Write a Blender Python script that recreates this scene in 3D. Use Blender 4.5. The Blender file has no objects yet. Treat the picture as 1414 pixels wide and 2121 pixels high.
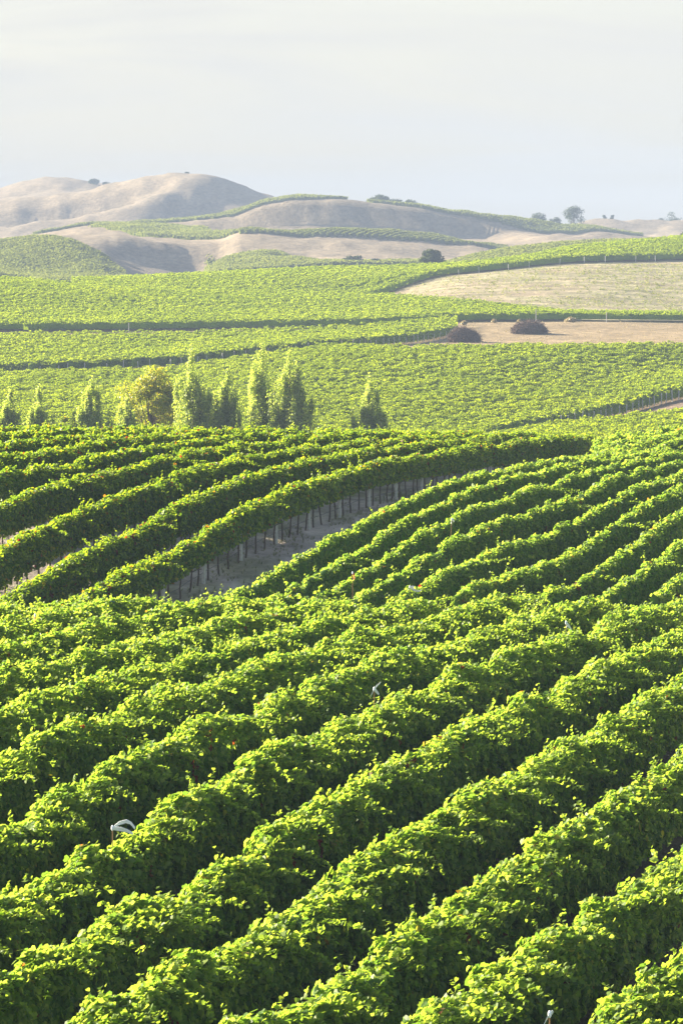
import bpy, math, random
import numpy as np
from math import radians, sin, cos, tan, pi
random.seed(7)
rng = np.random.default_rng(7)
scene = bpy.context.scene
C = scene.collection

# ------------------------------------------------------------------ camera
FOC, CX, CY = 7954.0, 707.0, 1060.5          # focal length in source pixels (135 mm on a 24 mm wide frame)
PITCH = -math.atan(560.5 / FOC)
cam_d = bpy.data.cameras.new('camera'); cam = bpy.data.objects.new('camera', cam_d); C.objects.link(cam)
cam_d.sensor_fit = 'HORIZONTAL'; cam_d.sensor_width = 24.0; cam_d.lens = 135.0
cam_d.clip_start = 0.5; cam_d.clip_end = 12000
cam.location = (0, 0, 0); cam.rotation_euler = (pi / 2 + PITCH, 0, 0)
scene.camera = cam

# ------------------------------------------------------------------ sky, sun, exposure
SUN_AZ, SUN_EL = radians(-63), radians(20.5)    # azimuth from the view direction, to the left
world = bpy.data.worlds.new('World'); scene.world = world; world.use_nodes = True
nt = world.node_tree; nt.nodes.clear()
N = nt.nodes.new; L = nt.links.new
sky = N('ShaderNodeTexSky'); sky.sky_type = 'NISHITA'; sky.sun_disc = False
sky.sun_elevation = SUN_EL; sky.sun_rotation = SUN_AZ; sky.air_density = 1.0; sky.dust_density = 2.0
tc = N('ShaderNodeTexCoord'); mp = N('ShaderNodeMapping'); mp.inputs['Scale'].default_value = (1.3, 1.3, 11.0)
mp.inputs['Rotation'].default_value = (0.06, 0.10, 0.0)
L(tc.outputs['Generated'], mp.inputs['Vector'])
nz = N('ShaderNodeTexNoise'); nz.inputs['Scale'].default_value = 4.2; nz.inputs['Detail'].default_value = 5; nz.inputs['Roughness'].default_value = 0.5
nz.inputs['Distortion'].default_value = 1.4
L(mp.outputs[0], nz.inputs['Vector'])
cr = N('ShaderNodeMapRange'); cr.inputs[1].default_value = 0.30; cr.inputs[2].default_value = 0.62
cr.inputs[3].default_value = 0.64; cr.inputs[4].default_value = 1.0
L(nz.outputs['Fac'], cr.inputs[0])
sx = N('ShaderNodeSeparateXYZ'); L(tc.outputs['Generated'], sx.inputs[0])       # the veil of cirrus thins out overhead
cv = N('ShaderNodeMapRange'); cv.inputs[1].default_value = .16; cv.inputs[2].default_value = .6; cv.inputs[3].default_value = 1.0; cv.inputs[4].default_value = .08
L(sx.outputs['Z'], cv.inputs[0])
cm = N('ShaderNodeMath'); cm.operation = 'MULTIPLY'; L(cr.outputs[0], cm.inputs[0]); L(cv.outputs[0], cm.inputs[1])
mix = N('ShaderNodeMix'); mix.data_type = 'RGBA'
L(cm.outputs[0], mix.inputs['Factor']); L(sky.outputs[0], mix.inputs['A'])
CLOUD = 2.95
mix.inputs['B'].default_value = (CLOUD * 1.035, CLOUD * 1.02, CLOUD * 0.965, 1)
bg = N('ShaderNodeBackground'); bg.inputs['Strength'].default_value = 0.052
L(mix.outputs['Result'], bg.inputs['Color'])
wo = N('ShaderNodeOutputWorld'); L(bg.outputs[0], wo.inputs['Surface'])

sd = bpy.data.lights.new('sun', 'SUN'); sd.energy = 5.0; sd.angle = radians(0.6); sd.color = (1.0, 0.87, 0.64)
so = bpy.data.objects.new('sun', sd); C.objects.link(so)
so.rotation_euler = (pi / 2 - SUN_EL, 0, -SUN_AZ + pi) # set properly below
from mathutils import Vector
S = Vector((sin(SUN_AZ) * cos(SUN_EL), cos(SUN_AZ) * cos(SUN_EL), sin(SUN_EL)))
so.rotation_euler = (-S).to_track_quat('-Z', 'Y').to_euler()

scene.view_settings.view_transform = 'Standard'; scene.view_settings.look = 'None'
scene.view_settings.gamma = 1.0; scene.view_settings.use_curve_mapping = False
scene.view_settings.exposure = 2.42
scene.render.engine = 'CYCLES'
scene.cycles.max_bounces = 9; scene.cycles.diffuse_bounces = 6; scene.cycles.transmission_bounces = 6; scene.cycles.glossy_bounces = 2
scene.cycles.volume_bounces = 0

# ------------------------------------------------------------------ small numeric helpers
def zr(r, Y):
    """height of a point at distance Y seen at picture row r"""
    b = (CY - np.asarray(r, float)) / FOC
    return (sin(PITCH) + b * cos(PITCH)) / (cos(PITCH) - b * sin(PITCH)) * Y

def pchip(x, y, xi):
    x = np.asarray(x, float); y = np.asarray(y, float); xi = np.clip(np.asarray(xi, float), x[0], x[-1])
    h = np.diff(x); d = np.diff(y) / h
    m = np.zeros_like(y)
    if len(x) > 2:
        w1 = 2 * h[1:] + h[:-1]; w2 = h[1:] + 2 * h[:-1]
        with np.errstate(divide='ignore', invalid='ignore'):
            mm = (w1 + w2) / (w1 / d[:-1] + w2 / d[1:])
        m[1:-1] = np.where(d[:-1] * d[1:] > 0, mm, 0)
    m[0] = d[0]; m[-1] = d[-1]
    k = np.clip(np.searchsorted(x, xi, side='right') - 1, 0, len(x) - 2)
    t = (xi - x[k]) / h[k]
    t2, t3 = t * t, t * t * t
    return (2*t3 - 3*t2 + 1) * y[k] + (t3 - 2*t2 + t) * h[k] * m[k] + (-2*t3 + 3*t2) * y[k+1] + (t3 - t2) * h[k] * m[k+1]

def _h(i, j, s):
    n = (i.astype(np.int64) * 374761393 + j.astype(np.int64) * 668265263 + int(s) * 1274126177) & 0x7fffffff
    n = ((n ^ (n >> 13)) * 1274126177) & 0x7fffffff
    n = ((n ^ (n >> 16)) * 668265263) & 0x7fffffff
    return (n & 0xffffff) / float(0xffffff)

def vn(x, y, s=0):
    """value noise in -1..1"""
    x = np.asarray(x, float); y = np.asarray(y, float) + 0 * x
    i = np.floor(x); j = np.floor(y); fx = x - i; fy = y - j
    fx = fx * fx * (3 - 2 * fx); fy = fy * fy * (3 - 2 * fy)
    a = _h(i, j, s); b = _h(i + 1, j, s); c = _h(i, j + 1, s); d = _h(i + 1, j + 1, s)
    return ((a * (1 - fx) + b * fx) * (1 - fy) + (c * (1 - fx) + d * fx) * fy) * 2 - 1

def inside(poly, x, y):
    x = np.asarray(x); y = np.asarray(y); r = np.zeros(x.shape, bool)
    n = len(poly)
    for k in range(n):
        x1, y1 = poly[k]; x2, y2 = poly[(k + 1) % n]
        if y1 == y2: continue
        c = ((y1 > y) != (y2 > y)) & (x < (x2 - x1) * (y - y1) / (y2 - y1) + x1)
        r ^= c
    return r

# ------------------------------------------------------------------ terrain (real heights over X, Y)
NEARY = [45, 60, 70, 80, 90, 100, 110, 117, 125, 133]
start = [(3, -9.5), (20, -12.6)]
def near(zs): return start + list(zip(NEARY, zs))
cols = {
 0: near([-13.9,-13.65,-13.4,-12.75,-12.3,-12.25,-12.5,-12.95,-13.9,-14.6]) +
    [(137,-14.65),(145,-13.45),(153,-12.25),(161,-11.6),(169,-11.45),(177,-11.4),(185,-11.35),(195,-11.5),(215,-13),(300,-19),
     (400,-24),(470,-25.6),(560,-24.5),(640,-23.5),(665,-22.9),(700,-21.8),(750,-20.2),(780,-18.7),(830,-16.6),(880,-13),(930,-10.8),(960,-10.7),(1000,-12),(1100,-17)],
 350: near([-13.9,-13.65,-13.55,-12.95,-12.4,-12.45,-12.45,-12.85,-13.9,-14.7]) +
    [(148,-13.9),(157,-13.0),(166.5,-12.25),(175.6,-11.86),(184.7,-11.8),(194,-11.8),(205,-12.1),(230,-14),(300,-19),
     (400,-24),(470,-25.6),(560,-24.4),(640,-23),(665,-21.8),(700,-21.5),(755,-20),(785,-18.3),(830,-17),(880,-14.3),(910,-13.2),(925,-13.6),(950,-12.7),(1000,-10.7),(1020,-10.6),(1050,-12.5),(1100,-16)],
 470: near([-13.9,-13.7,-13.6,-13.0,-12.5,-12.5,-12.55,-12.9,-13.9,-14.6]) +
    [(140,-14.7),(148,-14.0),(156,-13.3),(165.6,-12.45),(175,-12.05),(185,-11.9),(195,-11.95),(205,-12.1),(230,-14),(300,-19),
     (400,-23.8),(470,-25.6),(560,-24),(640,-22.2),(670,-21),(700,-20.8),(750,-19.9),(785,-18.1),(830,-16.9),(880,-14.4),(910,-13.5),(925,-13.9),(950,-12.7),(1000,-10.2),(1020,-9.9),(1055,-11.5),(1100,-15)],
 707: near([-13.9,-14,-13.7,-13.15,-12.7,-12.6,-12.7,-12.95,-13.8,-14.3]) +
    [(139,-14.2),(146,-14.0),(153,-13.65),(165,-13.0),(175,-12.6),(186,-12.35),(196.5,-12.4),(207,-12.55),(218,-12.9),(240,-14.5),(300,-19),
     (400,-23.5),(470,-25.5),(560,-23),(640,-20),(690,-19.5),(740,-19.4),(785,-17.8),(830,-16.6),(880,-14.6),(910,-14.1),(930,-14.3),(960,-11.6),(1000,-9.4),(1030,-8.6),(1060,-9.5),(1100,-13)],
 957: near([-13.9,-13.8,-13.8,-13.35,-12.9,-12.7,-12.8,-12.9,-13.7,-13.9]) +
    [(138.8,-13.7),(146.7,-13.4),(154.5,-13.2),(162.4,-13.0),(170.3,-12.65),(185,-12.7),(200,-12.9),(212,-13.05),(225,-13.45),(260,-16),(300,-19),
     (400,-23),(470,-25.2),(560,-22.4),(650,-19.3),(720,-19.0),(745,-17.9),(790,-16.7),(850,-15),(870,-14.2),(900,-12.6),(945,-9.3),(965,-8.3),(1010,-7.4),(1050,-10),(1100,-13)],
 1200: near([-14,-13.95,-14.0,-13.7,-13.3,-12.95,-12.9,-13.0,-13.8,-14.5]) +
    [(137.9,-14.5),(146.7,-14.3),(155.5,-13.8),(164.4,-13.4),(173.2,-12.85),(182,-12.65),(190.8,-12.75),(200,-13.0),(237,-14.2),(260,-15.5),(300,-18.5),
     (400,-23),(505,-24),(560,-23),(650,-19.1),(720,-18.8),(790,-16.5),(830,-17),(870,-15.3),(920,-10.4),(970,-6.7),(988,-5.6),(1020,-3.9),(1050,-2.9),(1100,-4)],
 1414: near([-14,-14.1,-14.15,-13.95,-13.5,-13.1,-13.0,-13.1,-13.8,-14.2]) +
    [(144.5,-14.0),(154.3,-13.6),(164.2,-13.15),(174,-12.95),(184,-12.88),(194,-12.86),(204,-12.88),(213.5,-12.8),(225,-12.9),(240,-14),(260,-16),(300,-19),
     (400,-23),(480,-22.9),(540,-22.1),(600,-22),(650,-19),(720,-18.3),(790,-16.9),(830,-16.6),(870,-15.9),(920,-11.6),(970,-7.3),(990,-5.9),(1040,-1.9),(1080,-.3),(1120,-.5)],
}
# far hills: (distance, [(column, picture row) ...]) knots, all beyond 1150 m
far = [
 (1190, [(0, 640), (707, 640), (900, 610), (1414, 600)]),
 (1240, [(0, 610), (707, 615), (900, 566), (1000, 545), (1110, 535), (1300, 530), (1414, 530)]),
 (1300, [(0, 585), (100, 590), (400, 590), (700, 585), (860, 570), (930, 549), (1000, 531), (1110, 515), (1300, 505), (1414, 505)]),
 (1380, [(0, 566), (75, 577), (170, 572), (250, 582), (400, 572), (550, 560), (700, 553), (860, 551), (1000, 540), (1300, 530)]),
 (1480, [(0, 521), (60, 507), (100, 502), (140, 506), (200, 527), (250, 550), (300, 570), (400, 575), (500, 545), (560, 538), (700, 550), (860, 546), (1000, 535), (1300, 520)]),
 (1500, [(0, 508), (60, 498), (100, 494), (140, 499), (200, 524), (250, 548), (300, 566), (400, 575), (470, 540), (560, 528), (640, 546), (700, 546), (860, 543), (1000, 533), (1300, 520)]),
 (1612, [(0, 522), (100, 500), (200, 518), (300, 552), (400, 568), (450, 556), (500, 528), (600, 522), (700, 522), (860, 528), (1000, 528), (1300, 520)]),
 (1626, [(0, 521), (100, 495), (200, 502), (300, 526), (380, 545), (450, 536), (500, 505), (600, 502), (700, 506), (860, 514), (1000, 521), (1300, 520)]),
 (1640, [(0, 520), (100, 492), (200, 494), (300, 500), (380, 509), (450, 506), (500, 492), (600, 494), (700, 498), (860, 507), (1000, 517), (1040, 520), (1300, 520)]),
 (1675, [(0, 515), (100, 488), (200, 486), (350, 497), (450, 494), (500, 481), (600, 480), (700, 482), (860, 491), (1000, 508), (1040, 516), (1300, 518)]),
 (1720, [(0, 520), (100, 492), (200, 486), (350, 493), (450, 489), (500, 486), (700, 488), (860, 495), (1000, 509), (1100, 512), (1300, 512)]),
 (1850, [(0, 515), (100, 486), (180, 475), (300, 474), (400, 479), (480, 482), (560, 482), (700, 484), (860, 490), (1000, 503), (1080, 506), (1140, 497), (1300, 510)]),
 (1962, [(0, 510), (100, 483), (180, 472), (300, 468), (400, 473), (480, 476), (560, 474), (700, 476), (860, 484), (1000, 494), (1080, 480), (1140, 484), (1300, 502)]),
 (1978, [(0, 506), (100, 481), (180, 469.5), (300, 465), (400, 460), (480, 449), (560, 430), (625, 419), (700, 421), (780, 429), (870, 436), (950, 445), (1050, 462), (1110, 478), (1180, 481), (1310, 490), (1414, 500)]),
 (2005, [(0, 502), (100, 479), (180, 467), (300, 462), (400, 455.5), (480, 443), (560, 418), (625, 410), (700, 416), (780, 424), (870, 431), (950, 439), (1050, 452), (1110, 459), (1180, 469), (1310, 488), (1414, 500)]),
 (2080, [(0, 515), (180, 490), (400, 480), (625, 440), (780, 450), (1000, 475), (1180, 490), (1414, 505)]),
 (2300, [(0, 506), (100, 488), (180, 476), (300, 462), (400, 458), (560, 450), (780, 480), (1180, 495), (1414, 490)]),
 (2405, [(0, 488), (70, 484), (140, 478), (200, 468), (260, 460), (350, 464), (430, 462), (500, 452), (560, 440), (780, 470), (1100, 485), (1250, 476), (1414, 480)]),
 (2432, [(0, 472), (70, 463), (140, 454), (200, 441), (260, 425), (330, 406), (390, 417), (440, 427), (500, 426), (560, 425), (700, 440), (1100, 473), (1180, 464), (1250, 455), (1300, 459), (1414, 470)]),
 (2448, [(0, 478), (140, 462), (200, 452), (260, 436), (330, 404), (390, 392), (440, 399), (500, 405), (560, 416), (700, 438), (1100, 470), (1180, 460), (1250, 447), (1300, 450), (1414, 462)]),
 (2460, [(0, 452), (100, 438), (200, 424), (260, 412), (330, 392), (390, 374), (440, 379), (500, 392), (560, 410), (700, 438), (1100, 480), (1250, 460), (1414, 470)]),
 (2482, [(0, 424), (70, 415), (140, 406), (230, 388), (330, 370), (390, 361), (440, 365), (500, 384), (560, 406), (700, 440), (1100, 490), (1414, 480)]),
 (2505, [(0, 418), (70, 409), (140, 400), (230, 380), (330, 365), (390, 359), (440, 365), (500, 386), (570, 410), (700, 445), (1100, 500), (1414, 490)]),
 (2600, [(0, 440), (200, 400), (390, 385), (500, 410), (700, 470), (1414, 500)]),
 (2840, [(0, 414), (60, 408), (120, 403), (200, 402), (260, 408), (390, 420), (700, 480), (1414, 500)]),
 (2896, [(0, 399), (60, 383), (120, 375), (200, 380), (260, 392), (390, 420), (700, 480), (1414, 500)]),
 (2920, [(0, 393), (60, 378), (120, 370), (170, 373), (220, 380), (300, 398), (390, 420), (700, 480), (1414, 500)]),
 (3100, [(0, 410), (120, 400), (390, 440), (1414, 510)]),
 (3300, [(0, 440), (120, 440), (390, 470), (1414, 520)]),
]
GU = np.unique(np.concatenate([np.arange(-3600, -200, 150), np.arange(-200, 1620, 9), np.arange(1620, 5000, 150)])).astype(float)
GY = np.unique(np.concatenate([np.arange(3, 45, 3), np.arange(45, 260, 1.25), np.arange(260, 1150, 4), np.arange(815, 1000, 1.4), np.arange(1150, 3300.1, 8)])).astype(float)
cu = sorted(cols)
midY = GY[GY <= 1100]
cz = np.array([pchip(*zip(*cols[u]), midY) for u in cu])          # columns x midY
uc = np.clip(GU, 0, 1414)
ZM = np.array([pchip(cu, cz[:, j], uc) for j in range(len(midY))])   # midY x GU
fY = np.array([f[0] for f in far], float)
fz = np.array([zr(np.interp(uc, *zip(*f[1])) if len(f[1]) < 3 else pchip(*zip(*f[1]), uc), f[0]) for f in far])   # layers x GU
farY = GY[GY > 1100]
ZF = np.empty((len(farY), len(GU)))
for i in range(len(GU)):
    ky = np.concatenate([[1090, 1100], fY]); kz = np.concatenate([[ZM[-1, i] - 0.01, ZM[-1, i]], fz[:, i]])
    ZF[:, i] = pchip(ky, kz, farY)
GZ = np.vstack([ZM, ZF])
XX = (GU[None, :] - CX) / FOC * GY[:, None]; YY = np.repeat(GY[:, None], len(GU), 1)
ff = np.clip((YY - 1150) / 400, 0, 1)
GZ += ff * (0.9 * vn(XX / 55, YY / 55, 3) + 0.8 * vn(XX / 19, YY / 30, 4) + 0.5 * vn(XX / 8, YY / 14, 5) + .28 * vn(XX / 3.5, YY / 8, 55))
kn = np.clip((YY - 2150) / 200, 0, 1)
GZ += kn * (1.4 * vn(XX / 26 + YY / 90, YY / 70, 6) + .8 * vn(XX / 9, YY / 20, 7))
GZ += 0.05 * vn(XX / 1.3, YY / 1.3, 8) * (YY < 300)

def gz(X, Y):
    X = np.asarray(X, float); Y = np.asarray(Y, float)
    u = X / Y * FOC + CX
    i = np.clip(np.searchsorted(GU, u) - 1, 0, len(GU) - 2); j = np.clip(np.searchsorted(GY, Y) - 1, 0, len(GY) - 2)
    fu = np.clip((u - GU[i]) / (GU[i+1] - GU[i]), 0, 1); fy = np.clip((Y - GY[j]) / (GY[j+1] - GY[j]), 0, 1)
    return (GZ[j, i] * (1-fu) + GZ[j, i+1] * fu) * (1-fy) + (GZ[j+1, i] * (1-fu) + GZ[j+1, i+1] * fu) * fy
# surveyed heights of the row tops: (row number, [(column, picture row) ...]) turned into spot heights that refine the ground
def spots(C0, st, sl, top, table):
    out = []
    for n, L_ in table.items():
        for u, r in L_:
            a_ = (u - CX) / FOC; y = (C0 + st * n) / (sl - a_); x = a_ * y
            out.append((x, y, float(zr(r, y)) - top - float(gz(x, y))))
    return out
T_B = {0: [(520,1215),(580,1175),(700,1110),(800,1071),(1024,972),(1121,950)], 1: [(800,1113),(926,1043),(1056,989)], 2: [(800,1160),(930,1098),(1043,1035),(1173,991)],
 3: [(839,1200),(969,1113),(1104,1048),(1178,1009),(1414,948)], 4: [(917,1208),(1043,1143),(1121,1095),(1217,1039),(1282,1013),(1414,974)],
 5: [(965,1243),(1100,1169),(1169,1126),(1278,1063),(1351,1026),(1414,1004)], 6: [(1082,1247),(1182,1191),(1260,1139),(1330,1087),(1414,1045)],
 7: [(1191,1243),(1238,1213),(1321,1156),(1414,1104)], 8: [(1299,1239),(1414,1169)]}
T_C = {0: [(135,1240),(250,1180),(370,1120),(480,1065),(590,1020),(690,975),(857,942),(957,925),(1057,912),(1157,900),(1227,897)],
 1: [(0,1225),(150,1155),(210,1120),(310,1065),(400,1025),(480,995),(600,962),(700,940)]}
T_A = {2: [(1354,1430),(1000,1640),(700,1820)], 3: [(1354,1330),(1000,1482),(700,1635),(350,1840),(60,1978)], 4: [(1354,1260),(1000,1370),(700,1487),(350,1665),(60,1830)], 5: [(1000,1300),(700,1400),(350,1530),(60,1667)],
 6: [(1000,1248),(700,1318),(350,1425),(60,1530)], 7: [(350,1360),(60,1436)], 8: [(350,1305),(60,1373)]}
SP = np.array(spots(48.34, -2.234, tan(radians(17.5)), 1.97, T_B) + spots(43.63, 2.68, tan(radians(14)), 2.2, T_C) + spots(17.27, 2.558, tan(radians(17.5)), 1.98, T_A))
mreg = (GY > 50) & (GY < 290)
sub = np.where(mreg)[0]
w_ = np.zeros((len(sub), len(GU))); c_ = np.zeros_like(w_)
for x, y, d_ in SP:
    sx_ = 3.2 + .012 * y; g_ = np.exp(-(((XX[sub] - x) / sx_) ** 2 + ((YY[sub] - y) / (sx_ * 1.15)) ** 2) / 2); w_ += g_; c_ += g_ * d_
GZ[sub] += c_ / (w_ + .12)
print('fit before', np.abs(SP[:, 2]).mean())
def U(X, Y): return X / Y * FOC + CX
def XU(u, Y): return (u - CX) / FOC * Y

# ------------------------------------------------------------------ mesh building
def new_mesh(name, verts, faces, k, mats, rnd=None, smooth=False):
    """verts (n,3); faces (m,k) indices"""
    verts = np.ascontiguousarray(verts, np.float32); faces = np.ascontiguousarray(faces, np.int32)
    me = bpy.data.meshes.new(name)
    me.vertices.add(len(verts)); me.vertices.foreach_set('co', verts.ravel())
    me.loops.add(faces.size); me.loops.foreach_set('vertex_index', faces.ravel())
    me.polygons.add(len(faces)); me.polygons.foreach_set('loop_start', np.arange(0, faces.size, k, dtype=np.int32))
    me.polygons.foreach_set('loop_total', np.full(len(faces), k, np.int32))
    if rnd is not None:
        a = me.attributes.new('rnd', 'FLOAT', 'POINT'); a.data.foreach_set('value', np.ascontiguousarray(rnd, np.float32))
    for m in (mats if isinstance(mats, (list, tuple)) else [mats]): me.materials.append(m)
    me.polygons.foreach_set('use_smooth', np.full(len(faces), smooth, bool))
    me.update(calc_edges=True)
    return me
def link(name, me, parent=None):
    o = bpy.data.objects.new(name, me); C.objects.link(o)
    if parent: o.parent = parent
    return o
def tag(o, label=None, cat=None, group=None, kind=None):
    if label: o['label'] = label
    if cat: o['category'] = cat
    if group: o['group'] = group
    if kind: o['kind'] = kind
    return o
def empty(name, loc=(0, 0, 0)):
    o = bpy.data.objects.new(name, None); C.objects.link(o); o.location = loc; o.empty_display_size = .3
    return o
class MB:
    def __init__(s): s.v = []; s.f = []; s.n = 0; s.r = []
    def add(s, v, f, r=0.5):
        v = np.asarray(v, float).reshape(-1, 3); f = np.asarray(f, int)
        s.v.append(v); s.f.append(f + s.n); s.n += len(v); s.r.append(np.broadcast_to(r, (len(v),)))
    def tube(s, pts, rad, n=6, r=.5):
        pts = np.asarray(pts, float); m = len(pts); rad = np.broadcast_to(rad, (m,))
        t = np.gradient(pts, axis=0); t /= np.linalg.norm(t, axis=1)[:, None] + 1e-9
        ref = np.array([0, 0, 1.]) if abs(t[0, 2]) < .9 else np.array([1., 0, 0])
        a = np.cross(t, ref); a /= np.linalg.norm(a, axis=1)[:, None] + 1e-9; b = np.cross(t, a)
        th = np.arange(n) * 2 * pi / n
        v = pts[:, None] + rad[:, None, None] * (cos_(th)[None, :, None] * a[:, None] + sin_(th)[None, :, None] * b[:, None])
        i = np.arange(m - 1)[:, None]; j = np.arange(n)[None]
        f = np.stack([i*n + j, i*n + (j+1) % n, (i+1)*n + (j+1) % n, (i+1)*n + j], -1).reshape(-1, 4)
        v = np.vstack([v.reshape(-1, 3), pts[-1:] ])
        cap = np.stack([(m-1)*n + j[0], (m-1)*n + (j[0]+1) % n, np.full(n, m*n), np.full(n, m*n)], -1)
        cap = np.stack([(m-1)*n + j[0][0::2], (m-1)*n + (j[0][0::2]+1) % n, (m-1)*n + (j[0][0::2]+2) % n, np.full(len(j[0][0::2]), m*n)], -1)
        s.add(v, np.vstack([f, cap]), r)
    def build(s, name, mats, parent=None, smooth=False):
        return link(name, new_mesh(name, np.vstack(s.v), np.vstack(s.f), 4, mats, np.concatenate(s.r), smooth), parent)
cos_, sin_ = np.cos, np.sin

SUNV = np.array([S.x, S.y, S.z])
def norm(a): return a / (np.linalg.norm(a, axis=-1, keepdims=True) + 1e-9)
# leaf outlines: x across, y along, z cup
_L9 = np.array([(0, .42, -.07), (0, 0.02, 0), (-.33, -.10, .04), (-.55, .24, .10), (-.37, .62, .05), (0, 1.0, -.10), (.37, .62, .05), (.55, .24, .10), (.33, -.10, .04)], float)
_F9 = np.array([(0, k, k + 1 if k < 8 else 1) for k in range(1, 9)])
_L6 = np.array([(0, 0, 0), (-.5, .3, .12), (-.3, .8, .06), (0, 1, -.1), (.3, .8, .06), (.5, .3, .12)], float)
_F6 = np.array([(0, 2, 1), (0, 3, 2), (0, 4, 3), (0, 5, 4)])
_L4 = np.array([(0, 0, 0), (-.48, .5, .14), (0, 1, -.05), (.48, .5, .14)], float)
_F4 = np.array([(0, 2, 1), (0, 3, 2)])
SHAPES = {9: (_L9, _F9), 6: (_L6, _F6), 4: (_L4, _F4)}
def leaves(P, Nn, size, kind, droop=0.6, jit=0.6):
    """P points, Nn outward normals -> verts, faces"""
    n = len(P)
    nn = norm(Nn + rng.normal(0, jit, (n, 3)) * np.array([1, 1, .8]))
    t = rng.normal(0, 1, (n, 3)); t[:, 2] -= droop * 1.6
    t = norm(t - (t * nn).sum(1, keepdims=True) * nn)
    sd_ = np.cross(t, nn)
    A, F = SHAPES[kind]
    size = np.broadcast_to(size, (n,))
    asp = rng.uniform(.85, 1.15, n)
    cup = rng.uniform(-.4, 1.1, n)
    v = P[:, None] + size[:, None, None] * (A[None, :, 0:1] * asp[:, None, None] * sd_[:, None] + (A[None, :, 1:2] - .4) * t[:, None] + A[None, :, 2:3] * cup[:, None, None] * nn[:, None])
    f = (np.arange(n) * len(A))[:, None, None] + F[None]
    return v.reshape(-1, 3), f.reshape(-1, 3), len(A)

# ------------------------------------------------------------------ materials
def mat(name):
    m = bpy.data.materials.new(name); m.use_nodes = True; m.node_tree.nodes.clear(); return m
def ramp(nt, stops):
    r = nt.nodes.new('ShaderNodeValToRGB'); e = r.color_ramp.elements
    while len(e) < len(stops): e.new(0.5)
    for el, (p, c) in zip(e, stops): el.position = p; el.color = (*c, 1)
    return r
def leaf_mat(name, stops, trans=(1.5, 1.65, .55), tfac=.5, rough=.42, spec=.35):
    m = mat(name); nt = m.node_tree; N = nt.nodes.new; L = nt.links.new
    at = N('ShaderNodeAttribute'); at.attribute_name = 'rnd'
    r = ramp(nt, stops); L(at.outputs['Fac'], r.inputs[0])
    p = N('ShaderNodeBsdfPrincipled'); p.inputs['Roughness'].default_value = rough
    p.inputs['Specular IOR Level'].default_value = spec
    L(r.outputs[0], p.inputs['Base Color'])
    t = N('ShaderNodeBsdfTranslucent')
    mul = N('ShaderNodeMix'); mul.data_type = 'RGBA'; mul.blend_type = 'MULTIPLY'; mul.inputs['Factor'].default_value = 1
    L(r.outputs[0], mul.inputs['A']); mul.inputs['B'].default_value = (*trans, 1); L(mul.outputs['Result'], t.inputs['Color'])
    s = N('ShaderNodeMixShader'); s.inputs[0].default_value = tfac
    L(p.outputs[0], s.inputs[1]); L(t.outputs[0], s.inputs[2])
    o = N('ShaderNodeOutputMaterial'); L(s.outputs[0], o.inputs['Surface'])
    return m
G1, G2, G3, G4 = (.056, .120, .024), (.108, .198, .034), (.175, .26, .045), (.25, .315, .08)
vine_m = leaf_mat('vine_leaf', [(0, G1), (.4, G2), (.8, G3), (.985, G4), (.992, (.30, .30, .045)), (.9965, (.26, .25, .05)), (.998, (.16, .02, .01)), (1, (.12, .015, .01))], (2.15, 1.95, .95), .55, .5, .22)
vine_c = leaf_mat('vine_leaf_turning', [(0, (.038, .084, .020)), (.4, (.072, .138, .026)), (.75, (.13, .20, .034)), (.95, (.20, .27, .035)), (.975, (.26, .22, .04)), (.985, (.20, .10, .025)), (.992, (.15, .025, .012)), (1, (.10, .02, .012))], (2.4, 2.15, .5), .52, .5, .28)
vine_f = leaf_mat('vine_leaf_far', [(0, (.075, .125, .018)), (.5, (.13, .195, .022)), (1, (.20, .265, .03))], (2.6, 2.25, .5), .55, .7, .12)
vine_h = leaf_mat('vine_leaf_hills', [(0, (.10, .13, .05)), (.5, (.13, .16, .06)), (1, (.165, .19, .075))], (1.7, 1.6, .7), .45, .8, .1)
poplar_m = leaf_mat('poplar_leaf', [(0, (.14, .21, .05)), (.5, (.25, .33, .09)), (.85, (.34, .41, .15)), (.97, (.40, .44, .22)), (1, (.34, .28, .05))], (1.9, 1.8, .7), .55, .5, .3)
yellow_m = leaf_mat('yellowing_leaf', [(0, (.11, .155, .022)), (.5, (.20, .255, .032)), (.85, (.31, .34, .04)), (1, (.40, .29, .03))], (2.0, 1.8, .4), .5)
oak_m = leaf_mat('oak_leaf', [(0, (.025, .045, .015)), (.6, (.05, .075, .022)), (1, (.10, .12, .035))], (1.2, 1.2, .5), .2, .85, .08)

def plain(name, c1, c2, scale=6, rough=.85, metal=0, bump=.3, coord='Object', stretch=(1, 1, 1)):
    m = mat(name); nt = m.node_tree; N = nt.nodes.new; L = nt.links.new
    tc = N('ShaderNodeTexCoord'); mp = N('ShaderNodeMapping'); mp.inputs['Scale'].default_value = stretch
    L(tc.outputs[coord], mp.inputs[0])
    n = N('ShaderNodeTexNoise'); n.inputs['Scale'].default_value = scale; n.inputs['Detail'].default_value = 6; L(mp.outputs[0], n.inputs['Vector'])
    r = ramp(nt, [(.3, c1), (.7, c2)]); L(n.outputs['Fac'], r.inputs[0])
    p = N('ShaderNodeBsdfPrincipled'); p.inputs['Roughness'].default_value = rough; p.inputs['Metallic'].default_value = metal
    L(r.outputs[0], p.inputs['Base Color'])
    b = N('ShaderNodeBump'); b.inputs['Strength'].default_value = bump; L(n.outputs['Fac'], b.inputs['Height']); L(b.outputs[0], p.inputs['Normal'])
    o = N('ShaderNodeOutputMaterial'); L(p.outputs[0], o.inputs['Surface'])
    return m
bark_m = plain('bark', (.05, .035, .025), (.13, .10, .075), 14, stretch=(1, 1, .3))
post_m = plain('weathered_post', (.40, .39, .38), (.60, .59, .57), 9, .7)
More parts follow.
